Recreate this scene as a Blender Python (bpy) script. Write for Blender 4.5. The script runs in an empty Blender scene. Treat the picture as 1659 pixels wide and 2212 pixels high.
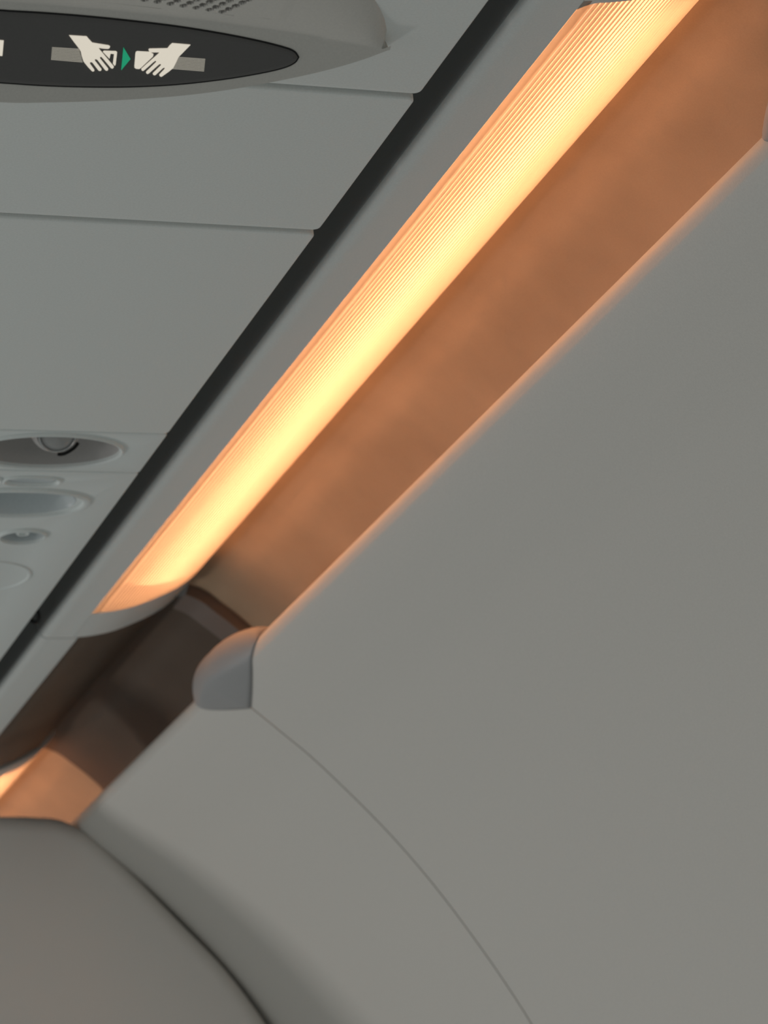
import bpy, bmesh, math, random
import numpy as np
from mathutils import Vector, Matrix

random.seed(4)
sc = bpy.context.scene
C = sc.collection
OZ = 1.10                      # eye height above the cabin floor; cabin X outboard, Y forward, Z up

# ------------------------------------------------------------------ camera
F, W, H = 6000.0, 1659.0, 2212.0
v1 = np.array([-1410 - W / 2, 3330 - H / 2, F])
fd = v1 / np.linalg.norm(v1)                                   # forward (cabin Y) in camera axes
a_ = .018
b_ = (-fd[0] - fd[1] * a_) / fd[2]
tx = np.array([1, a_, b_]); tx /= np.linalg.norm(tx)           # outboard (cabin X)
nz = np.cross(tx, fd)                                          # up (cabin Z)
R = np.array([tx, fd, nz])
cam_d = bpy.data.cameras.new('camera')
cam = bpy.data.objects.new('camera', cam_d); C.objects.link(cam)
cam_d.sensor_fit = 'VERTICAL'
cam_d.sensor_height = 24.0
cam_d.lens = 24.0 * F / H
cam_d.clip_start = .01
cam_d.dof.use_dof = True
cam_d.dof.focus_distance = 1.36
cam_d.dof.aperture_fstop = 13.0
M = Matrix.Identity(4)
for i in range(3):
    M[i][0] = R[i][0]; M[i][1] = -R[i][1]; M[i][2] = -R[i][2]
M[2][3] = OZ
cam.matrix_world = M
sc.camera = cam

def ray(px, py): return R @ np.array([px - W / 2, py - H / 2, F])
def on_z(px, py, z):
    r = ray(px, py); return r * z / r[2]

# ------------------------------------------------------------------ world, exposure
world = bpy.data.worlds.new('cabin_daylight'); sc.world = world
world.use_nodes = True
bg = world.node_tree.nodes['Background']
bg.inputs[0].default_value = (.93, 1.0, .99, 1)
bg.inputs[1].default_value = .198
# daylight from the cabin windows across the aisle, beyond and below the bulkhead edge
key_d = bpy.data.lights.new('window_daylight', 'AREA'); key_d.shape = 'RECTANGLE'
key_d.size = .42; key_d.size_y = .26; key_d.energy = 9.0; key_d.color = (1.0, .965, .93)
key = bpy.data.objects.new('window_daylight', key_d); C.objects.link(key)
key.location = (-1.40, 3.20, -.62 + OZ)
key.rotation_euler = (Vector((.65, 1.6, .45 + OZ)) - key.location).to_track_quat('-Z', 'Y').to_euler()
# added fill from across the aisle, brightens the lower sidewall; no visible source
low_d = bpy.data.lights.new('sidewall_fill', 'AREA'); low_d.shape = 'RECTANGLE'
low_d.size = 1.1; low_d.size_y = .34; low_d.energy = 3.6; low_d.color = (1.0, .95, .90)
low = bpy.data.objects.new('sidewall_fill', low_d); C.objects.link(low)
low.location = (-1.75, 1.00, .22 + OZ)
low.rotation_euler = (Vector((.75, 1.3, .30 + OZ)) - low.location).to_track_quat('-Z', 'Z').to_euler()
LAMP_STRENGTH = 9.0
LAMP_COLOR = (1.0, .43, .185)
sc.view_settings.view_transform = 'Standard'
sc.view_settings.look = 'None'
sc.view_settings.gamma = 1.0
sc.view_settings.exposure = 0.0
sc.view_settings.use_curve_mapping = False
sc.cycles.use_denoising = True

# ------------------------------------------------------------------ materials
def plastic(name, col, rough=.6, grain=.04, bump=.04, scale=900.0, spec=.3, blotch=0.0):
    m = bpy.data.materials.new(name); m.use_nodes = True
    nt = m.node_tree; p = nt.nodes['Principled BSDF']
    p.inputs['Roughness'].default_value = rough
    p.inputs['Specular IOR Level'].default_value = spec
    tc = nt.nodes.new('ShaderNodeTexCoord')
    n1 = nt.nodes.new('ShaderNodeTexNoise'); n1.inputs['Scale'].default_value = scale; n1.inputs['Detail'].default_value = 3
    nt.links.new(tc.outputs['Object'], n1.inputs['Vector'])
    ramp = nt.nodes.new('ShaderNodeValToRGB')
    ramp.color_ramp.elements[0].position = .25; ramp.color_ramp.elements[1].position = .75
    ramp.color_ramp.elements[0].color = tuple(c * (1 - grain) for c in col) + (1,)
    ramp.color_ramp.elements[1].color = tuple(min(1, c * (1 + grain)) for c in col) + (1,)
    nt.links.new(n1.outputs['Fac'], ramp.inputs['Fac'])
    out = ramp.outputs['Color']
    if blotch:
        n2 = nt.nodes.new('ShaderNodeTexNoise'); n2.inputs['Scale'].default_value = 14; n2.inputs['Detail'].default_value = 5
        nt.links.new(tc.outputs['Object'], n2.inputs['Vector'])
        r2 = nt.nodes.new('ShaderNodeValToRGB')
        r2.color_ramp.elements[0].position = .35; r2.color_ramp.elements[1].position = .7
        r2.color_ramp.elements[0].color = (1 - blotch,) * 3 + (1,)
        r2.color_ramp.elements[1].color = (1, 1, 1, 1)
        nt.links.new(n2.outputs['Fac'], r2.inputs['Fac'])
        mx = nt.nodes.new('ShaderNodeMixRGB'); mx.blend_type = 'MULTIPLY'; mx.inputs['Fac'].default_value = 1
        nt.links.new(out, mx.inputs['Color1']); nt.links.new(r2.outputs['Color'], mx.inputs['Color2'])
        out = mx.outputs['Color']
    nt.links.new(out, p.inputs['Base Color'])
    if bump:
        bp = nt.nodes.new('ShaderNodeBump'); bp.inputs['Strength'].default_value = bump; bp.inputs['Distance'].default_value = .0006
        nt.links.new(n1.outputs['Fac'], bp.inputs['Height'])
        nt.links.new(bp.outputs['Normal'], p.inputs['Normal'])
    return m

def glow(name, col, base, strength):
    m = plastic(name, base, .5, .02, 0)
    p = m.node_tree.nodes['Principled BSDF']
    p.inputs['Emission Color'].default_value = col + (1,)
    p.inputs['Emission Strength'].default_value = strength
    return m

MAT = {
    'panel': plastic('pale_grey_panel_plastic', (.86, .89, .865), .55),
    'service': plastic('service_unit_plastic', (.81, .855, .84), .5),
    'bezel': plastic('sign_housing_plastic', (.70, .675, .625), .5),
    'strip': plastic('light_housing_plastic', (.78, .81, .79), .5),
    'wall': plastic('sidewall_laminate', (.68, .66, .62), .55, bump=.10),
    'cap': plastic('shaded_cap_plastic', (.37, .375, .38), .45),  # grey lowered, the caps' shade is put into the colour
    'bulkhead': plastic('bulkhead_laminate', (.80, .76, .72), .55, bump=.08),
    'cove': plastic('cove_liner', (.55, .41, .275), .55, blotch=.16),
    'shade_liner': plastic('shade_painted_gap_liner', (.15, .107, .078), .55, blotch=.1),  # deep brown carries the shade of the unlit cove between the lights
    'joint_block': plastic('joint_light_block', (.2, .2, .2), .7),
    'slot_shade': plastic('slot_shade_grey', (.20, .20, .195), .7),  # overhead panels' shadow on the slot wall, put into the colour
    'hole_shade': plastic('speaker_hole_shade', (.33, .31, .29), .8),  # darker colour stands in for shade inside the speaker holes
    'flange': plastic('flange_plastic', (.24, .19, .165), .5),
    'dark': plastic('dark_cavity', (.015, .015, .015), .8),
    'sign': plastic('smoked_sign_lens', (.12, .115, .11), .45, spec=.5),
    'seal': plastic('black_seal', (.01, .01, .01), .6),
    'dish': plastic('shaded_dish_plastic', (.62, .67, .68), .4),
    'bowl': plastic('lamp_bowl_plastic', (.47, .455, .44), .4),
    'white': plastic('white_reflector', (.62, .60, .56), .5, bump=0),
    'cream': glow('lit_cream_symbol', (1, .91, .76), (.8, .74, .64), .52),
    'belt': glow('lit_belt_stripe', (1, .92, .78), (.5, .47, .4), .16),
    'green': glow('lit_green_arrow', (.03, .75, .38), (.03, .35, .18), .28),
}
def metal(name, col, rough):
    m = plastic(name, col, rough, .02, 0)
    m.node_tree.nodes['Principled BSDF'].inputs['Metallic'].default_value = 1
    return m
MAT['chrome'] = metal('lamp_metal', (.7, .7, .7), .2)
g = plastic('lamp_glass', (.34, .34, .33), .08, .01, 0, spec=.8)
g.node_tree.nodes['Principled BSDF'].inputs['Coat Weight'].default_value = 1
MAT['glass'] = g
# ribbed lamp cover: light comes through it from the tube behind
m = bpy.data.materials.new('ribbed_lamp_cover'); m.use_nodes = True
nt = m.node_tree; nt.nodes.clear()
o_ = nt.nodes.new('ShaderNodeOutputMaterial')
tl = nt.nodes.new('ShaderNodeBsdfTranslucent'); tl.inputs['Color'].default_value = (.93, .88, .82, 1)
df = nt.nodes.new('ShaderNodeBsdfDiffuse'); df.inputs['Color'].default_value = (.62, .55, .5, 1)
rf = nt.nodes.new('ShaderNodeBsdfRefraction'); rf.inputs['Color'].default_value = (.95, .9, .84, 1)
rf.inputs['Roughness'].default_value = .2; rf.inputs['IOR'].default_value = 1.4
m1 = nt.nodes.new('ShaderNodeMixShader'); m1.inputs[0].default_value = .35
m2 = nt.nodes.new('ShaderNodeMixShader'); m2.inputs[0].default_value = .15
nt.links.new(tl.outputs[0], m1.inputs[1]); nt.links.new(rf.outputs[0], m1.inputs[2])
nt.links.new(m1.outputs[0], m2.inputs[1]); nt.links.new(df.outputs[0], m2.inputs[2])
gl = nt.nodes.new('ShaderNodeBsdfGlossy'); gl.inputs['Color'].default_value = (.9, .88, .86, 1); gl.inputs['Roughness'].default_value = .3
fr = nt.nodes.new('ShaderNodeFresnel'); fr.inputs['IOR'].default_value = 1.6
m3 = nt.nodes.new('ShaderNodeMixShader')
nt.links.new(fr.outputs[0], m3.inputs[0]); nt.links.new(m2.outputs[0], m3.inputs[1]); nt.links.new(gl.outputs[0], m3.inputs[2])
nt.links.new(m3.outputs[0], o_.inputs['Surface'])
MAT['cover'] = m
m = bpy.data.materials.new('lamp_tube_light'); m.use_nodes = True
nt = m.node_tree; nt.nodes.clear()
o_ = nt.nodes.new('ShaderNodeOutputMaterial'); em = nt.nodes.new('ShaderNodeEmission')
em.inputs['Color'].default_value = LAMP_COLOR + (1,); em.inputs['Strength'].default_value = LAMP_STRENGTH
nt.links.new(em.outputs[0], o_.inputs['Surface'])
MAT['tube'] = m

# ------------------------------------------------------------------ helpers
ORG = {}
def thing(name, loc, label=None, cat=None, group=None, kind=None):
    o = bpy.data.objects.new(name, None); C.objects.link(o)
    o.empty_display_size = .02
    o.location = (loc[0], loc[1], loc[2] + OZ); ORG[o] = Vector(loc)
    tag(o, label, cat, group, kind)
    return o
def tag(o, label=None, cat=None, group=None, kind=None):
    if label: o['label'] = label
    if cat: o['category'] = cat
    if group: o['group'] = group
    if kind: o['kind'] = kind
    return o
def mesh_obj(name, me, mat, parent=None, loc=None, smooth=40, label=None):
    """me in cabin coordinates (camera at the origin)"""
    me.name = name
    o = bpy.data.objects.new(name, me); C.objects.link(o)
    if parent is not None:
        org = ORG[parent]; o.parent = parent
    else:
        org = Vector(loc or (0, 0, 0)); o.location = org + Vector((0, 0, OZ))
    ORG[o] = org
    me.transform(Matrix.Translation(-org))
    me.materials.clear(); me.materials.append(MAT[mat])
    if smooth:
        me.shade_smooth(); me.set_sharp_from_angle(angle=math.radians(smooth))
    if label: o['label'] = label
    return o
def fix(bm, name='m'):
    bmesh.ops.recalc_face_normals(bm, faces=bm.faces)
    me = bpy.data.meshes.new(name); bm.to_mesh(me); bm.free(); return me
def raw(verts, faces, recalc=True):
    me = bpy.data.meshes.new('m'); me.from_pydata([tuple(v) for v in verts], [], faces)
    if recalc:
        bm = bmesh.new(); bm.from_mesh(me); bmesh.ops.recalc_face_normals(bm, faces=bm.faces); bm.to_mesh(me); bm.free()
    return me
def crom(P, n=8):
    """Catmull-Rom resampling of a polyline"""
    P = [np.array(p, float) for p in P]
    Q = [2 * P[0] - P[1]] + P + [2 * P[-1] - P[-2]]
    out = []
    for i in range(1, len(Q) - 2):
        p0, p1, p2, p3 = Q[i - 1:i + 3]
        for k in range(n):
            t = k / n
            out.append(.5 * (2 * p1 + (p2 - p0) * t + (2 * p0 - 5 * p1 + 4 * p2 - p3) * t * t + (3 * p1 - p0 - 3 * p2 + p3) * t ** 3))
    out.append(P[-1])
    return np.array(out)
def normals(P):
    d = np.gradient(np.array(P), axis=0)
    n = np.stack([-d[:, 1], d[:, 0]], 1)
    return n / np.linalg.norm(n, axis=1)[:, None]
def shell(P, th):
    """open section -> closed section of the given thickness (sign picks the side)"""
    P = np.array(P, float); Q = P + normals(P) * th
    return np.vstack([P, Q[::-1]])
def extrude(sec, y0, y1, chamfer=0.0):
    """closed XZ section swept along Y"""
    n = len(sec)
    v = [(p[0], y0, p[1]) for p in sec] + [(p[0], y1, p[1]) for p in sec]
    f = [(i, (i + 1) % n, n + (i + 1) % n, n + i) for i in range(n)]
    f += [tuple(range(n - 1, -1, -1)), tuple(range(n, 2 * n))]
    me = raw(v, f)
    return me
def box(x0, x1, y0, y1, z0, z1, bev=0.0, seg=2):
    bm = bmesh.new()
    bmesh.ops.create_cube(bm, size=1)
    for v in bm.verts:
        v.co = Vector(((x0 + x1) / 2 + v.co.x * (x1 - x0), (y0 + y1) / 2 + v.co.y * (y1 - y0), (z0 + z1) / 2 + v.co.z * (z1 - z0)))
    if bev: bmesh.ops.bevel(bm, geom=list(bm.edges), offset=bev, segments=seg, affect='EDGES', profile=.5)
    return fix(bm)
def oval(cx, cy, rx, ry, n=64, p=2.0):
    out = []
    for i in range(n):
        t = 2 * math.pi * i / n
        c, s = math.cos(t), math.sin(t)
        out.append((cx + rx * math.copysign(abs(c) ** (2 / p), c), cy + ry * math.copysign(abs(s) ** (2 / p), s)))
    return out
def round_rect(x0, x1, y0, y1, r, k=6):
    out = []
    for cx, cy, a0 in ((x1 - r, y1 - r, 0), (x0 + r, y1 - r, 90), (x0 + r, y0 + r, 180), (x1 - r, y0 + r, 270)):
        for i in range(k + 1):
            a = math.radians(a0 + 90 * i / k); out.append((cx + r * math.cos(a), cy + r * math.sin(a)))
    return out
def plate(loops, z0, z1, bev):
    """flat plate in XY with holes and rounded edges, z0 lower, z1 upper"""
    cu = bpy.data.curves.new('c', 'CURVE'); cu.dimensions = '2D'; cu.fill_mode = 'BOTH'
    for L in loops:
        sp = cu.splines.new('POLY'); sp.points.add(len(L) - 1); sp.use_cyclic_u = True
        for q, (x, y) in zip(sp.points, L): q.co = (x, y, 0, 1)
    cu.extrude = (z1 - z0) / 2 - bev; cu.bevel_depth = bev; cu.bevel_resolution = 2
    o = bpy.data.objects.new('c', cu); C.objects.link(o)
    bpy.context.view_layer.update()
    me = bpy.data.meshes.new_from_object(o.evaluated_get(bpy.context.evaluated_depsgraph_get()))
    bpy.data.objects.remove(o); bpy.data.curves.remove(cu)
    bm = bmesh.new(); bm.from_mesh(me); bmesh.ops.remove_doubles(bm, verts=bm.verts, dist=1e-6)
    bm.to_mesh(me); bm.free()
    me.transform(Matrix.Translation((0, 0, (z0 + z1) / 2)))
    return me
def rings(loops3, cap_last=True, cap_first=False):
    """skin a list of equally long closed rings"""
    n = len(loops3[0]); v = [p for L in loops3 for p in L]; f = []
    for r in range(len(loops3) - 1):
        for i in range(n):
            j = (i + 1) % n
            f.append((r * n + i, r * n + j, (r + 1) * n + j, (r + 1) * n + i))
    if cap_last: f.append(tuple(range((len(loops3) - 1) * n, len(loops3) * n)))
    if cap_first: f.append(tuple(range(n)))
    return raw(v, f)
def oval_rings(cx, cy, rx, ry, prof, n=64, p=2.0, dx=0, dy=0, **k):
    """prof: list of (scale, z)"""
    L = []
    for q, (s, z) in enumerate(prof):
        t = q / (len(prof) - 1)
        L.append([(x + dx * t, y + dy * t, z) for x, y in oval(cx, cy, rx * s, ry * s, n, p)])
    return rings(L, **k)
def tube(path, r, n=10, caps=True):
    P = [Vector(p) for p in path]; L = []
    up = Vector((0, 0, 1))
    for i, p in enumerate(P):
        t = (P[min(i + 1, len(P) - 1)] - P[max(i - 1, 0)]).normalized()
        a = t.cross(up)
        if a.length < .1: a = t.cross(Vector((1, 0, 0)))
        a.normalize(); b = t.cross(a)
        L.append([tuple(p + (a * math.cos(2 * math.pi * k / n) + b * math.sin(2 * math.pi * k / n)) * r) for k in range(n)])
    return rings(L, caps, caps)
def sphere(c, r, seg=32):
    bm = bmesh.new(); bmesh.ops.create_uvsphere(bm, u_segments=seg, v_segments=seg // 2, radius=r)
    bmesh.ops.translate(bm, verts=bm.verts, vec=Vector(c)); return fix(bm)
def sstep(a, b, x):
    t = min(1, max(0, (x - a) / (b - a))); return t * t * (3 - 2 * t)

ZP = .600      # underside of the overhead panels
ZS = .620      # underside of the light housing strip
XL0 = -.02
XE = .4672     # outboard edge of the overhead panels

# ================================================================== SETTING
# --- bin body above the overhead panels
ceil = mesh_obj('ceiling', box(-.45, XE - .004, -.6, 3.3, 0.640, 1.00), 'panel', None, (0, 1, .64))
for yj in (1.101, 1.2558):
    mesh_obj('joint_light_block', box(XL0, XE - .0008, yj - .0035, yj + .0035, .6035, .639), 'joint_block', ceil)  # added filler, stops light passing through the panel joints
tag(ceil, 'underside of the overhead bin behind the panels', kind='structure')

mesh_obj('light_block_rail', box(XE - .012, XE - .004, -.6, 3.3, .6145, .645), 'dark', ceil)  # added dark strip, stops light leaking over the panels into the slot
# --- sidewall: liner + panels
SIDE = crom([(.6180, .5420), *[(.6078 + .012 * math.cos(math.radians(a)), .5372 + .012 * math.sin(math.radians(a))) for a in (60, 100, 132, 165, 195, 222)], (.6110, .5170), (.6330, .4977),
             (.6660, .4675), (.7180, .4106), (.7625, .3495), (.8080, .2730), (.8450, .1900), (.8680, .1000), (.8760, .0000), (.8780, -.25)], 8)
KS = 1.037                     # sidewall assembly lies this much farther out
SIDE = SIDE * KS
SN = normals(SIDE)
SL = np.concatenate([[0], np.cumsum(np.linalg.norm(np.diff(SIDE, axis=0), axis=1))])
S_RIM = SL[3 * 8]
# outboard side of the section: the one pointing to larger X
if SN[80][0] < 0: SN = -SN
liner = SIDE[66:] + SN[66:] * .012
Y_SEAM0, Y_SEAM1, Y_SEAM2 = .963, 1.888 * KS, 2.856 * KS
Y_PART = 2.343 * KS
me = extrude(shell(liner, .006 * (1 if (normals(liner)[20][0] > 0) else -1)), -.06, 2.90)
wall = mesh_obj('wall_right', me, 'dark', None, (.7, 1.4, .4)); tag(wall, 'curved cabin sidewall of pale grey panels', kind='structure')
def sidewall_panel(y0, y1, recess=False):
    ys = [y0, y1]
    if recess:
        ys = sorted(set([y0, y1] + [Y_PART - .16 + .008 * k for k in range(45)]))
    n = len(SIDE); v = []
    for side in (0, 1):
        for y in ys:
            for i in range(n):
                q = SIDE[i] + SN[i] * (.004 if side else 0)
                if recess:
                    q = q + SN[i] * .026 * sstep(Y_PART - .125, Y_PART - .02, y) * sstep(S_RIM + .010, S_RIM + .05, SL[i])
                v.append((q[0], y, q[1]))
    m = len(ys); f = []
    idx = lambda s, j, i: s * m * n + j * n + i
    for s in (0, 1):
        for j in range(m - 1):
            for i in range(n - 1):
                f.append((idx(s, j, i), idx(s, j, i + 1), idx(s, j + 1, i + 1), idx(s, j + 1, i)))
    for j in range(m - 1):
        for i in (0, n - 1):
            f.append((idx(0, j, i), idx(0, j + 1, i), idx(1, j + 1, i), idx(1, j, i)))
    for i in range(n - 1):
        for j in (0, m - 1):
            f.append((idx(0, j, i), idx(0, j, i + 1), idx(1, j, i + 1), idx(1, j, i)))
    return raw(v, f)
GAP = .0011
mesh_obj('sidewall_panel', sidewall_panel(Y_SEAM0 + GAP, Y_SEAM1 - GAP), 'wall', wall)
mesh_obj('sidewall_panel', sidewall_panel(Y_SEAM1 + GAP, Y_SEAM2 - GAP), 'wall', wall)
mesh_obj('sidewall_panel', sidewall_panel(-.05, Y_SEAM0 - GAP), 'wall', wall)

# --- bulkhead partition closing the lower left
cont = crom([(.424, .5480), (.46, .5478), (.50, .5462), (.555, .5445), (.5885, .5385), (.6255, .5100), (.6840, .4460), (.7230, .4015), (.7570, .3500), (.800, .272),
             (.836, .190), (.858, .100), (.866, .0), (.868, -.25)], 6) * KS
cn = normals(cont)
if cn[40][0] > 0: cn = -cn
RB = .020
L = []
for k in range(9):
    t = k / 8 * math.pi / 2
    off = RB * (1 - math.cos(t)); yy = Y_PART + RB * (1 - math.sin(t))
    c2 = cont + cn * off
    ring = [(c2[i][0], yy, c2[i][1]) for i in range(len(c2))] + [(.424 * KS, yy, -.25 * KS)]
    L.append(ring)
back = [(p[0], Y_PART + .045, p[1]) for p in cont] + [(.424 * KS, Y_PART + .045, -.25 * KS)]
me = rings([back] + L, True, True)
part = mesh_obj('wall_front', me, 'bulkhead', None, (.5, Y_PART, -.25)); tag(part, 'grey bulkhead partition with rounded top corner', kind='structure')

# --- cove liner: arched reflector above the sidewall rim, with light housings below it
ARCH = crom([(.6150, .6740), (.6300, .6690), (.6440, .6625), (.6560, .6530), (.6730, .6390), (.6880, .6225), (.7000, .5980), (.7060, .5600), (.7040, .5200)], 6)
Y_L0, Y_L1 = 1.0, 2.062            # light housing, near and far end
L_STEP = 1.525                     # distance to the next light
trim = thing('trim_1', (.68, 1.5, .6), 'curved cove liner above the sidewall rim', kind='structure')
an = normals(ARCH)
asg = 1 if an[20][0] > 0 else -1
def cove_piece(y0, y1, inset=0.0, mat='cove'):
    P = ARCH - an * asg * inset
    return mesh_obj('cove_liner', extrude(shell(P, asg * (.004 + inset)), y0, y1), mat, trim)
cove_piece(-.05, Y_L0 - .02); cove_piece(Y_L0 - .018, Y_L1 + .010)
cove_piece(Y_L1 + .052, 2.60, 0, 'shade_liner'); cove_piece(2.6002, 3.2)
fl = ARCH[6:] - an[6:] * asg * .009
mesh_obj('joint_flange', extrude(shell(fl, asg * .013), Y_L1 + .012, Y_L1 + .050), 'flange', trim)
# plain housing between two lights: slot edge, flat strip, sharp corner, recessed return up to the arch
def gap_section():
    P = np.vstack([crom([(.5000, .6600), (.5000, .6380), (.5004, .6285), (.5022, .6226), (.5060, .6202), (.5130, .6200)], 5), [[.5290, .6200], [.5322, .6206]]])
    Q = crom([(.5335, .6245), (.5500, .6268), (.5800, .6362), (.6060, .6505)], 5)
    return P, Q
P_, Q_ = gap_section()
def slot_shade_mesh(y0, y1): return extrude(crom([(.4975, .6640), (.4975, .6400), (.4982, .6290), (.5000, .6248), (.5001, .6300), (.5001, .6640)], 3), y0, y1)
for y0, y1 in ((-.05, Y_L0 - .002), (Y_L1 + .002, Y_L0 + L_STEP - .002)):
    mesh_obj('housing_strip', extrude(np.vstack([P_, [[.5322, .664], [.5000, .664]]]), y0, y1), 'strip', trim)
    mesh_obj('slot_shade_wall', slot_shade_mesh(y0, y1), 'slot_shade', trim)
    mesh_obj('recess_liner', extrude(np.vstack([Q_, [[.6120, .6800], [.5335, .6800]]]), y0, y1), 'shade_liner', trim)

# ================================================================== COVE LIGHTS
PROF = crom([(.5275, .6200), (.5450, .6222), (.5650, .6272), (.5945, .6400), (.6120, .6520), (.6215, .6640), (.6235, .6760)], 10)
PL = np.concatenate([[0], np.cumsum(np.linalg.norm(np.diff(PROF, axis=0), axis=1))])
def prof_at(s):
    x = np.interp(s, PL, PROF[:, 0]); z = np.interp(s, PL, PROF[:, 1]); e = 5e-4
    dx = np.interp(s + e, PL, PROF[:, 0]) - np.interp(s - e, PL, PROF[:, 0]); dz = np.interp(s + e, PL, PROF[:, 1]) - np.interp(s - e, PL, PROF[:, 1])
    l = np.hypot(dx, dz)
    return x, z, dz / l, -dx / l                                # point, outward (down / outboard) normal
def make_light(label):
    root = thing('cove_light', (.55, Y_L0, .62), label, 'light', 'cove lights along the sidewall')
    yd0, yd1 = Y_L0 + .036, Y_L1 - .066                        # cover ends
    slot = crom([(.5000, .6600), (.5000, .6380), (.5004, .6285), (.5022, .6226), (.5060, .6202), (.5130, .6200)], 5)
    flat = np.vstack([slot, [[.5272, .6200], [.5272, .6255], [.520, .6255], [.520, .664], [.5000, .664]]])
    mesh_obj('housing_strip', extrude(flat, Y_L0, Y_L1), 'strip', root)
    mesh_obj('slot_shade_wall', slot_shade_mesh(Y_L0, Y_L1), 'slot_shade', root)
    # solid ends of the housing, same outline as the cover
    endsec = np.vstack([PROF, [[.6235, .706], [.5275, .706]]])
    mesh_obj('end_cap', extrude(endsec, yd1 + .001, Y_L1), 'strip', root)
    sv_ = np.concatenate([np.linspace(0, .014, 15), np.linspace(.017, PL[-1], 25)]); V = []
    for q in sv_:
        x, z, nx, nz_ = prof_at(q); ye = yd0 + .006 * max(0, 1 - q / .010) ** 2
        V += [(x, Y_L0, z), (x, ye, z), (x - nx * .003, ye, z - nz_ * .003), (x - nx * .003, Y_L0, z - nz_ * .003)]
    f = [(4 * i + k, 4 * i + 4 + k, 4 * i + 4 + (k + 1) % 4, 4 * i + (k + 1) % 4) for i in range(len(sv_) - 1) for k in range(4)]
    f += [(0, 1, 2, 3), tuple(4 * (len(sv_) - 1) + k for k in (3, 2, 1, 0))]
    mesh_obj('end_cap', raw(V, f), 'strip', root)
    mesh_obj('end_plate', extrude(np.vstack([[[x_ - .0005, z_ + .002] for x_, z_ in PROF], [[.6225, .706], [.5275, .706]]]), Y_L0, yd0 - .004), 'strip', root)
    # white trough behind the tube
    tr = crom([(.5285, .6275), (.5300, .6600), (.5450, .6900), (.5800, .7040), (.6120, .7000), (.6225, .6850)], 5)
    mesh_obj('reflector', extrude(shell(tr, .002 if normals(tr)[8][1] > 0 else -.002), yd0 + .001, yd1 - .001), 'white', root)
    tb = mesh_obj('lamp_tube', tube([(.5850, yd0 + .02, .6620), (.5850, yd1 - .020, .6620)], .0065, 16), 'tube', root)
    # ribbed cover
    st, pitch = PL[-1], .0029
    ss = [0, .002, .0045, .0062]
    s = .0072
    while s < st - .001:
        ss.append(s); s += pitch / 12
    ss.append(st)
    V = []; n = len(ss)
    ys = [0, .25, .5, .75, 1]
    for s in ss:
        x, z, nx, nz_ = prof_at(s)
        if s < .0050: h = .0
        elif s < .0072: h = -.0012
        elif s < st: h = -.0013 * (1 - abs(math.sin(math.pi * (s - .0072) / pitch)) ** .55)
        else: h = 0
        ya = yd0 - .002
        yb = yd1 + .002
        for t in ys: V.append((x + nx * h, ya + (yb - ya) * t, z + nz_ * h))
    m = len(ys)
    f = [(i * m + j, (i + 1) * m + j, (i + 1) * m + j + 1, i * m + j + 1) for i in range(n - 1) for j in range(m - 1)]
    me = raw(V, f, False)
    if me.polygons[0].normal.z > 0: me.flip_normals()
    mesh_obj('ribbed_cover', me, 'cover', root, smooth=180)
    # small black hook at the far end of the slot
    hk = on_z(72, 1352, .613)
    path = [(hk[0] + .004 * math.cos(a), hk[1] + .012 * math.sin(a) + .0, hk[2] + .010 - .006 * abs(math.cos(a))) for a in np.linspace(-1.6, 1.6, 12)]
    mesh_obj('retaining_hook', tube(path, .0016, 8), 'seal', root)
    return root
def copy_tree(o, parent=None):
    c = o.copy(); C.objects.link(c); c.parent = parent
    for ch in list(o.children): copy_tree(ch, c)
    return c
light = make_light('long amber-glowing ribbed cove light running up to the top edge')
l2 = copy_tree(light); l2.location.y += L_STEP
l2['label'] = 'farther cove light glowing at the left edge above the bulkhead partition'

# ================================================================== OVERHEAD PANELS
def rr(x0, x1, y0, y1, r, b): return round_rect(x0 + b, x1 - b, y0 + b, y1 - b, r)
BV = .0012
XL = -.02
def overhead_panel(y0, y1, label):
    me = plate([rr(XL, XE, y0, y1, .0028, BV)], ZP, ZP + .014, BV)
    o = mesh_obj('overhead_panel', me, 'panel', None, ((XL + XE) / 2, (y0 + y1) / 2, ZP))
    return tag(o, label, 'panel', 'blank overhead panels')
overhead_panel(.55, 1.0985, 'grey overhead panel that carries the seat belt sign')
overhead_panel(1.1035, 1.2533, 'narrow blank grey overhead panel just below the seat belt sign')
overhead_panel(1.2583, 1.5560, 'long blank grey overhead panel above the reading light')

# --- reading light panel
rl = thing('reading_light_panel', (.40, 1.591, ZP), 'narrow grey overhead panel with an oval recessed reading lamp', 'reading light')
cx, cy, rx, ry = .3985, 1.5895, .0475, .0290
mesh_obj('panel', plate([rr(XL, XE, 1.5572, 1.6266, .0015, .0008), oval(cx, cy, rx + .0008, ry + .0008)], ZP, ZP + .010, .0008), 'service', rl)
mesh_obj('rim', oval_rings(cx, cy, rx, ry, [(1.03, ZP + .001), (1.025, ZP - .0012), (1.00, ZP - .0022), (.965, ZP - .0012), (.955, ZP + .002)], cap_last=False), 'service', rl)
bowl = mesh_obj('recess', oval_rings(cx, cy, rx, ry, [(.99, ZP - .001), (.955, ZP + .001), (.90, ZP + .010), (.78, ZP + .020), (.55, ZP + .027), (.2, ZP + .030), (.02, ZP + .0302)]), 'bowl', rl)
lc = Vector((.4020, 1.5800, ZP + .0125)); lr = .0165
ball = mesh_obj('lamp', sphere(lc, lr), 'bowl', rl)
ax = Vector((-.10, -.62, -.62)).normalized()
e1 = ax.cross(Vector((0, 0, 1))).normalized(); e2 = ax.cross(e1)
def on_ball(r, k): return lc + ax * math.sqrt(max(0, (lr * 1.01) ** 2 - r * r)) + (e1 * math.cos(k) + e2 * math.sin(k)) * r
n = 36
LL = []
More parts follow.
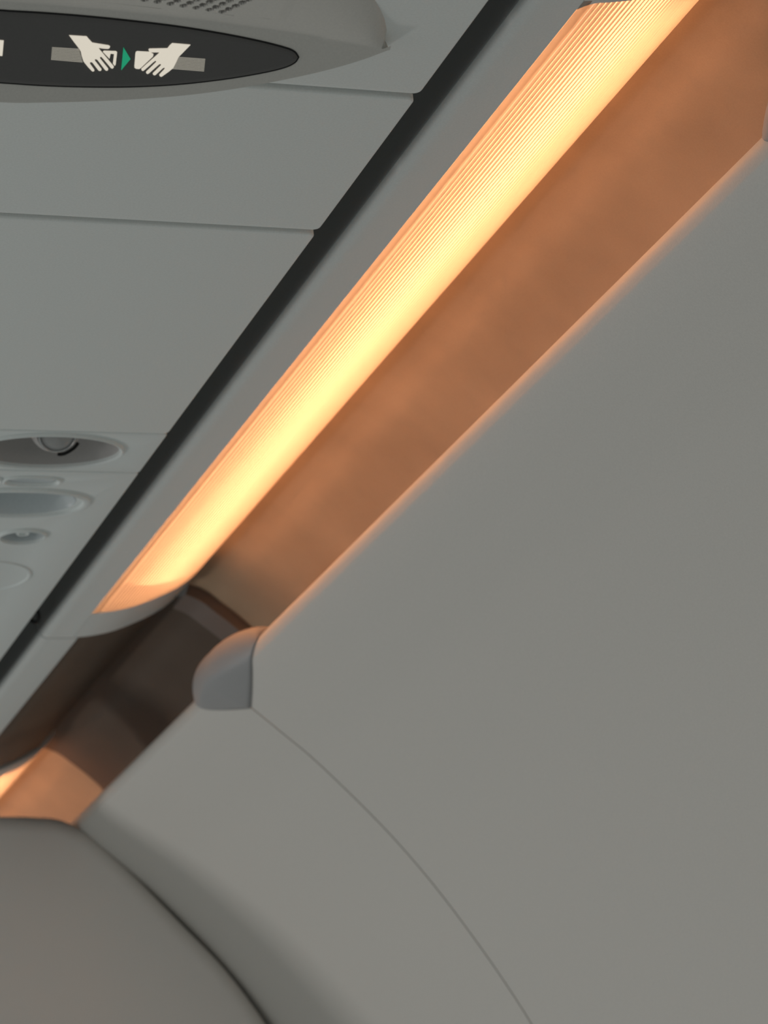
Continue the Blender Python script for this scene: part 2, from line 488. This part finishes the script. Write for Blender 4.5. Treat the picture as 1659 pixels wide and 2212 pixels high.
for r, lift in ((.0128, 0), (.0124, .0022), (.0112, .0028), (.0104, .0012)):
    LL.append([tuple(on_ball(r, 2 * math.pi * i / n) + ax * lift) for i in range(n)])
mesh_obj('lamp_ring', rings(LL, False), 'chrome', ball)
LL = []
for r, lift in ((.0106, .0008), (.0090, .0006), (.0066, .0010), (.0040, .0006), (.0015, .0012), (.0003, .0012)):
    LL.append([tuple(on_ball(r, 2 * math.pi * i / n) + ax * lift) for i in range(n)])
mesh_obj('lens', rings(LL), 'glass', ball)
# black finger slot under the lamp
sl = []
for px, py in ((124, 981), (131, 982), (140, 980), (150, 975), (160, 968), (166, 961), (169, 956)):
    r = ray(px, py); r = r / np.linalg.norm(r)
    b = float(np.dot(r, lc)); disc = b * b - (lc.length_squared - (lr * 1.04) ** 2)
    d = b - math.sqrt(max(0, disc)); sl.append(tuple(r * d))
mesh_obj('slot', tube(sl, .0011, 8), 'seal', ball)

# --- passenger service panel
sv = thing('service_panel', (.40, 1.9, ZP), 'farthest grey overhead panel with oval buttons and air outlet', 'service panel')
holes = [(.4010, 1.6455, .0165, .0062, 2.6), (.3960, 1.6870, .0430, .0235, 2.3), (.4185, 1.7545, .0150, .0125, 2.0), (.3640, 1.6470, .0150, .0062, 2.6)]
loops = [rr(XL, XE, 1.6282, 2.52, .0015, .0008)] + [oval(x, y, a + .0008, b + .0008, 48, p) for x, y, a, b, p in holes]
mesh_obj('panel', plate(loops, ZP, ZP + .012, .0008), 'service', sv)
for k in (0, 3):
    x, y, a, b, p = holes[k]
    bt = mesh_obj('call_button', oval_rings(x, y, a, b, [(.94, ZP + .010), (.94, ZP + .002), (.90, ZP + .0005), (.80, ZP + .0006), (.5, ZP + .0014), (.05, ZP + .0018)], 48, p), 'dish', sv)
    mesh_obj('button_rim', oval_rings(x, y, a + .003, b + .0022, [(1.02, ZP + .0006), (1.0, ZP - .0010), (.93, ZP - .0016), (.86, ZP - .0006), (.84, ZP + .001)], 48, p, cap_last=False), 'service', bt)
x, y, a, b, p = holes[1]
ao = mesh_obj('recessed_tray', oval_rings(x, y, a, b, [(1.0, ZP), (.97, ZP + .002), (.93, ZP + .010), (.86, ZP + .015), (.6, ZP + .017), (.05, ZP + .0172)], 64, p, dx=-.003), 'dish', sv)
mesh_obj('tray_rim', oval_rings(x + .004, y, a + .0055, b + .0030, [(1.015, ZP + .0006), (1.0, ZP - .0018), (.95, ZP - .0026), (.91, ZP - .0020), (.885, ZP + .001)], 64, p, cap_last=False), 'service', ao)
x, y, a, b, p = holes[2]
av = mesh_obj('air_outlet', oval_rings(x, y, a, b, [(1.0, ZP), (.96, ZP + .003), (.85, ZP + .009), (.6, ZP + .012), (.05, ZP + .012)], 48, p), 'dish', sv)
mesh_obj('outlet_rim', oval_rings(x, y, a + .0015, b + .0015, [(1.02, ZP + .0006), (1.0, ZP - .0018), (.94, ZP - .0022), (.90, ZP + .001)], 48, p, cap_last=False), 'service', av)
kn = mesh_obj('outlet_knob', oval_rings(x + .001, y + .002, .0050, .0050, [(1.0, ZP + .011), (1.0, ZP + .003), (.85, ZP + .0015), (.6, ZP + .0015), (.5, ZP + .005), (.05, ZP + .005)], 32), 'service', av)
mesh_obj('knob_ring', oval_rings(x + .001, y + .002, .0056, .0056, [(1.0, ZP + .006), (1.0, ZP + .0035), (.9, ZP + .003), (.9, ZP + .006)], 32, cap_last=False), 'seal', av)
# shallow raised outline at the left edge of the picture
rx0 = oval(.408, 1.842, .036, .036, 48)
mesh_obj('raised_outline', oval_rings(.408, 1.846, .036, .036, [(1.02, ZP + .0005), (1.0, ZP - .0009), (.97, ZP - .0011), (.95, ZP - .0009), (.93, ZP + .0005)], 48, cap_last=False), 'service', sv)

# ================================================================== SEAT BELT SIGN
TH = math.radians(29)
ub = np.array([0, math.cos(TH), -math.sin(TH)])                # down the sign face
nb = np.array([0, -math.sin(TH), -math.cos(TH)])               # out of the face, towards the seats
TIP = on_z(842, 108, .5935)
def bez(px, py, lift=0.0):
    r = ray(px, py); q = r * float(nb @ TIP) / float(nb @ r); return q + nb * lift
XC = .235
sgn = thing('seat_belt_sign', (XC, 1.06, ZP), 'lens-shaped grey overhead housing with dark fasten seat belt sign', 'sign')
low = [(842, 108), (780, 131), (700, 154), (600, 176), (500, 194), (400, 207), (300, 215), (200, 220), (100, 222.5), (0, 222)]
upc = [(842, 108), (790, 99), (700, 84), (600, 69), (500, 55), (400, 43), (300, 32), (200, 22), (100, 13), (0, 5)]
lowP = [bez(*p) for p in low]; upP = [bez(*p) for p in upc]
def extend(P):
    """mirror the traced half about the middle of the housing"""
    P = [q for q in P if q[0] > XC + .012]
    y_mid = P[-1][1]; 
    return P + [np.array([2 * XC - q[0], q[1], q[2]]) for q in P[::-1]]
lowP, upP = extend(lowP), extend(upP)
nlow = 97
xs = np.linspace(lowP[0][0], lowP[-1][0], nlow)
def interp(P, xs, smooth=True):
    P = np.array(P)[::-1]; xr = xs
    Q = crom(P, 8)
    o = np.argsort(Q[:, 0]); Q = Q[o]
    return np.stack([xr, np.interp(xr, Q[:, 0], Q[:, 1]), np.interp(xr, Q[:, 0], Q[:, 2])], 1)
LO, UP = interp(lowP, xs), interp(upP, xs)
# near outline, flush with the panel
half = xs[0] - XC
NE = []
for x in xs:
    u = abs((x - XC) / half)
    NE.append((XC + (x - XC) * 1.006, 1.058 - .115 * max(0, 1 - u ** 2.3) ** .62, ZP))
NE = np.array(NE)
V = []; rows = []
def row(A): rows.append([len(V) + i for i in range(len(A))]); V.extend([tuple(p) for p in A])
back_top = LO + np.array([0, .004, 0]); back_top[:, 2] = ZP + .0002
row(back_top)
row(LO + np.array([0, .0012, .0016]))
row(LO + nb * .0002 - ub * .0004)
row(LO - ub * .0022 + nb * .0)
for t in (.35, .7, .93): row(LO + (UP - LO) * t)
row(UP)
# near shell with the dimples of the loudspeaker
hole_px = (480.6, 24.5)
g0 = UP[nlow // 2]
nr = 150
DIM = []
def near_pt(i, t):
    a, b = UP[i], NE[i]
    z = a[2] + (b[2] - a[2]) * t - .0035 * math.sin(math.pi * t) * (1 - abs((xs[i] - XC) / half) ** 4)
    return np.array([a[0] + (b[0] - a[0]) * t, a[1] + (b[1] - a[1]) * t, z])
for t in np.linspace(.03, 1, 30): row([near_pt(i, t) for i in range(nlow)])
f = [(rows[r][i], rows[r][i + 1], rows[r + 1][i + 1], rows[r + 1][i]) for r in range(len(rows) - 1) for i in range(nlow - 1)]
me = raw(V, f, False)
bm = bmesh.new(); bm.from_mesh(me); bmesh.ops.remove_doubles(bm, verts=bm.verts, dist=2e-5)
bmesh.ops.recalc_face_normals(bm, faces=bm.faces); bm.to_mesh(me); bm.free()
if sum(p.normal.z * p.area for p in me.polygons) > 0: me.flip_normals()
hous = mesh_obj('housing', me, 'bezel', sgn, smooth=35)
# loudspeaker grille: fine patch lying on the near shell, with dimples
def near_z(x, y):
    i = np.clip((x - xs[0]) / (xs[-1] - xs[0]) * (nlow - 1), 0, nlow - 1.001); k = int(i); w = i - k
    A = UP[k] * (1 - w) + UP[k + 1] * w; B = NE[k] * (1 - w) + NE[k + 1] * w
    t = min(1, max(0, (A[1] - y) / max(1e-6, A[1] - B[1])))
    return A[2] + (B[2] - A[2]) * t - .0035 * math.sin(math.pi * t) * (1 - abs((x - XC) / half) ** 4)
def near_hit(px, py):
    r = ray(px, py); z = .594
    for _ in range(8):
        q = r * z / r[2]; z = near_z(q[0], q[1])
    return r * z / r[2]
p0 = near_hit(480.6, 24.5); pa = near_hit(453, 20); pb = near_hit(495, 18)
ea, eb = (pa - p0)[:2], (pb - p0)[:2]
for j in range(9):
    for i in range(-1, 13):
        if i < 0 and j < 5: continue
        q = p0[:2] + ea * i + eb * j
        if q[0] > XC - .03: DIM.append(q)
DIM = np.array(DIM)
x0g, x1g, y0g, y1g = DIM[:, 0].min() - .012, DIM[:, 0].max() + .012, DIM[:, 1].min() - .012, DIM[:, 1].max() + .0065
gx = np.arange(x0g, x1g, .0004); gy = np.arange(y0g, y1g, .0004)
RD = .0018
V = []
for yy in gy:
    dd = np.sqrt(((DIM[None, :, 0] - gx[:, None]) ** 2) + (DIM[None, :, 1] - yy) ** 2).min(1)
    for x, d in zip(gx, dd):
        edge = min(x - x0g, x1g - x, yy - y0g, y1g - yy)
        lip = -.00030 + .0006 * max(0, 1 - edge / .009)
        z = near_z(x, yy) + lip
        if d < RD: z += .0024 * (1 - (d / RD) ** 6)
        elif d < RD + .0008: z -= .00018 * (1 - (d - RD) / .0008)
        V.append((x, yy, z))
nx_, ny_ = len(gx), len(gy)
f = [(j * nx_ + i, j * nx_ + i + 1, (j + 1) * nx_ + i + 1, (j + 1) * nx_ + i) for j in range(ny_ - 1) for i in range(nx_ - 1)]
me = raw(V, f, False)
if me.polygons[0].normal.z > 0: me.flip_normals()
# dark lens set in the face, with its black seal
lens_px_hi = [(645, 123), (636, 111), (615, 102), (560, 88), (480, 72), (380, 56), (280, 44), (180, 34), (90, 27), (0, 22)]
lens_px_lo = [(645, 123), (636, 135), (612, 146), (560, 158), (480, 171), (380, 182), (280, 187), (180, 187), (90, 184), (0, 178)]
hi = [bez(*p) for p in lens_px_hi]; lo = [bez(*p) for p in lens_px_lo]
def uv(q): return np.array([q[0], float((q - TIP) @ ub)])
hi2 = crom([uv(q) for q in hi], 5); lo2 = crom([uv(q) for q in lo], 5)
def sym(A): return np.vstack([A, np.stack([2 * XC - A[::-1, 0], A[::-1, 1]], 1)])
hi2 = sym(hi2[hi2[:, 0] > XC + .02]); lo2 = sym(lo2[lo2[:, 0] > XC + .02])
loop = np.vstack([hi2, lo2[-2:0:-1]])
cen = loop.mean(0)
def on_face(p, lift): return tuple(TIP + np.array([p[0] - TIP[0], 0, 0]) + ub * p[1] + nb * lift)
def inset(Lp, d):
    n_ = len(Lp); out = []
    for i in range(n_):
        t = Lp[(i + 1) % n_] - Lp[i - 1]; t = t / (np.linalg.norm(t) + 1e-9); nn = np.array([-t[1], t[0]])
        if nn @ (np.array([np.clip(Lp[i][0], XC - .05, XC + .05), cen[1]]) - Lp[i]) < 0: nn = -nn
        out.append(Lp[i] + nn * d)
    return np.array(out)
def ring_on(Lp, lift): return [on_face(p, lift) for p in Lp]
mesh_obj('seal', rings([ring_on(inset(loop, -.0006), -.0012), ring_on(inset(loop, -.0003), .0004), ring_on(inset(loop, .0008), .0004), ring_on(inset(loop, .0010), -.0012)], False), 'seal', sgn)
lens_me = (rings([ring_on(inset(loop, .0003), -.001), ring_on(inset(loop, .0004), .0004), ring_on(inset(loop, .0012), .0009), ring_on(inset(loop, .0024), .0011)], False))
bm = bmesh.new(); bm.from_mesh(lens_me); bm.verts.ensure_lookup_table()
nl = len(loop); o3 = 3 * nl
for i in range(nl // 2):
    q = []
    for k in (i, i + 1, nl - 1 - i, (nl - i) % nl):
        v = bm.verts[o3 + k]
        if v not in q: q.append(v)
    if len(q) > 2: bm.faces.new(q)
lens = mesh_obj('sign_lens', fix(bm), 'sign', sgn, smooth=0)
gr = raw(V, f, False)
if gr.polygons[0].normal.z > 0: gr.flip_normals()
go = mesh_obj('speaker_grille', gr, 'bezel', sgn, smooth=180)
gr.materials.append(MAT['hole_shade'])
DD = np.concatenate([np.sqrt(((DIM[None, :, 0] - gx[:, None]) ** 2) + (DIM[None, :, 1] - yy) ** 2).min(1) for yy in gy])
bm = bmesh.new(); bm.from_mesh(hous.data)                     # opening in the housing under the grille
kill = []
for q in bm.faces:
    c_ = q.calc_center_median() + ORG[hous]
    if x0g + .007 < c_.x < x1g - .007 and y0g + .007 < c_.y < y1g - .0045: kill.append(q)
bmesh.ops.delete(bm, geom=kill, context='FACES'); bm.to_mesh(hous.data); bm.free()
for p in gr.polygons:
    if max(DD[k] for k in p.vertices) < RD + .0002: p.material_index = 1

def zm(pts): return [(80 + .2411 * x, 50 + .2411 * y) for x, y in pts]
def symbol(name, px, mat, lift=.0012, th=.0003):
    P = [bez(*p) for p in px]
    A = [tuple(q + nb * (lift + th)) for q in P]; B = [tuple(q + nb * (lift - .0006)) for q in P]
    bm = bmesh.new()
    va = [bm.verts.new(q) for q in A]; vb = [bm.verts.new(q) for q in B]
    fa = bm.faces.new(va); fb = bm.faces.new(vb[::-1])
    for i in range(len(va)):
        j = (i + 1) % len(va); bm.faces.new((va[j], va[i], vb[i], vb[j]))
    bmesh.ops.recalc_face_normals(bm, faces=bm.faces)
    bmesh.ops.triangulate(bm, faces=[q for q in bm.faces if len(q.verts) > 4])
    me = bpy.data.meshes.new(name); bm.to_mesh(me); bm.free()
    return mesh_obj(name, me, mat, lens, smooth=0)
def tipped(a, b, k=4):
    """half-round end between two points, bulging to the right of a->b"""
    a, b = np.array(a, float), np.array(b, float); c = (a + b) / 2; r = np.linalg.norm(b - a) / 2
    d = (b - a) / (2 * r); nn = np.array([d[1], -d[0]])
    return [tuple(c - d * r * math.cos(math.pi * i / k) + nn * r * math.sin(math.pi * i / k)) for i in range(k + 1)]
# left hand (zoomed tracing coordinates)
hand_l = [(283, 94), (440, 104), (460, 128), (490, 160)] + [(560, 172), (636, 184), (649, 192), (645, 207), (630, 215), (590, 212), (543, 205)] + \
    [(682, 372), (682, 382), (672, 391), (658, 388), (585, 300), (572, 286), (560, 287), (558, 299), (632, 392), (631, 404), (620, 411), (607, 407),
     (535, 312), (522, 306), (512, 309), (513, 320), (572, 396), (571, 407), (559, 413), (546, 409), (492, 338), (480, 332), (469, 336), (469, 348),
     (508, 402), (508, 412), (497, 418), (486, 413), (450, 375), (412, 328), (396, 280), (388, 240), (372, 212), (330, 158)]
symbol('hand_symbol', zm(hand_l), 'cream')
symbol('buckle_symbol', zm([(585, 243), (596, 233), (703, 237), (713, 246), (700, 356), (692, 369), (676, 350), (686, 262), (654, 260), (645, 305)]), 'cream', .0010)
arrow = symbol('arrow_symbol', zm([(770, 203), (832, 306), (750, 405)]), 'green')
symbol('buckle_symbol', zm([(893, 237), (1000, 243), (1038, 262), (1036, 282), (1028, 291), (925, 388), (912, 397), (884, 395), (869, 386), (868, 370), (877, 260), (881, 244)]), 'cream', .0010)
hand_r = [(1207, 165), (1369, 179), (1300, 250), (1262, 288), (1240, 335), (1215, 385), (1180, 415), (1120, 458), (1108, 465), (1094, 460), (1090, 448),
          (1136, 400), (1142, 388), (1133, 382), (1121, 388), (1060, 445), (1049, 452), (1035, 447), (1032, 436), (1104, 366), (1108, 354), (1098, 349), (1087, 354),
          (998, 433), (986, 440), (974, 434), (973, 422), (1062, 336), (1064, 325), (1055, 321), (1043, 328), (955, 406), (943, 413), (931, 406), (931, 394), (1098, 246), (1014, 246), (999, 237), (994, 222), (1003, 214), (1164, 211), (1185, 184)]
symbol('hand_symbol', zm(hand_r), 'cream')
def stripes(c0, c1, c2, c3, k=9):
    """belt of k bars between edges c0-c3 (left) and c1-c2 (right)"""
    c0, c1, c2, c3 = map(np.array, (c0, c1, c2, c3))
    for i in range(k):
        a, b = (i + .0) / k, (i + .70) / k
        symbol('belt_stripe', zm([tuple(c0 + (c3 - c0) * a), tuple(c1 + (c2 - c1) * a), tuple(c1 + (c2 - c1) * b), tuple(c0 + (c3 - c0) * b)]), 'belt', .0009)
stripes((131., 202.), (372., 217.), (406., 343.), (121., 319.))
stripes((1264., 290.), (1503., 307.), (1491., 424.), (1204., 401.))
symbol('bar_symbol', [(-26, 81.5), (7, 84), (4, 117), (-29, 114.5)], 'cream')

# ================================================================== JOINT CAPS on the sidewall seams
def side_at(s):
    x = np.interp(s, SL, SIDE[:, 0]); z = np.interp(s, SL, SIDE[:, 1])
    nx = np.interp(s, SL, SN[:, 0]); nz2 = np.interp(s, SL, SN[:, 1])
    l = math.hypot(nx, nz2); return np.array([x, z]), -np.array([nx, nz2]) / l
def joint_cap(yc, label):
    nu, nv = 41, 33; V = []
    hl = .085
    for iu in range(nu):
        u = -1 + 2 * iu / (nu - 1)
        low_s = .0370 * (1 - abs(u)) ** .75 + .004
        up_s = -.012
        for iv in range(nv):
            v = iv / (nv - 1)
            s = S_RIM + up_s + (low_s - up_s) * v
            p, nn = side_at(s)
            env = (1 - u * u) ** .8
            b = .0175 * env * math.sin(math.pi * v ** .75) ** .8 + .0006 * (1 if 0 < v < 1 else 0)
            if v in (0, 1) or abs(u) == 1: b = .0
            dirv = nn * .45 + np.array([-.55, .60]) * .75
            dirv = dirv / np.linalg.norm(dirv)
            q = p + nn * .0004 + dirv * b
            V.append((q[0], yc + u * hl, q[1]))
    f = [(i * nv + j, (i + 1) * nv + j, (i + 1) * nv + j + 1, i * nv + j + 1) for i in range(nu - 1) for j in range(nv - 1)]
    me = raw(V, f)
    if me.polygons[len(me.polygons) // 2].normal.x > 0: me.flip_normals()
    o = mesh_obj('joint_cap', me, 'cap', None, (.595, yc, .54), smooth=180)
    mod = o.modifiers.new('thickness', 'SOLIDIFY'); mod.thickness = .0008; mod.offset = -1
    return tag(o, label, 'cap', 'joint caps on the sidewall rim')
joint_cap(Y_SEAM1, 'leaf-shaped grey cap over the sidewall seam beside the dark cove')
joint_cap(Y_SEAM0, 'grey cap cut off by the right edge on the glowing sidewall rim')
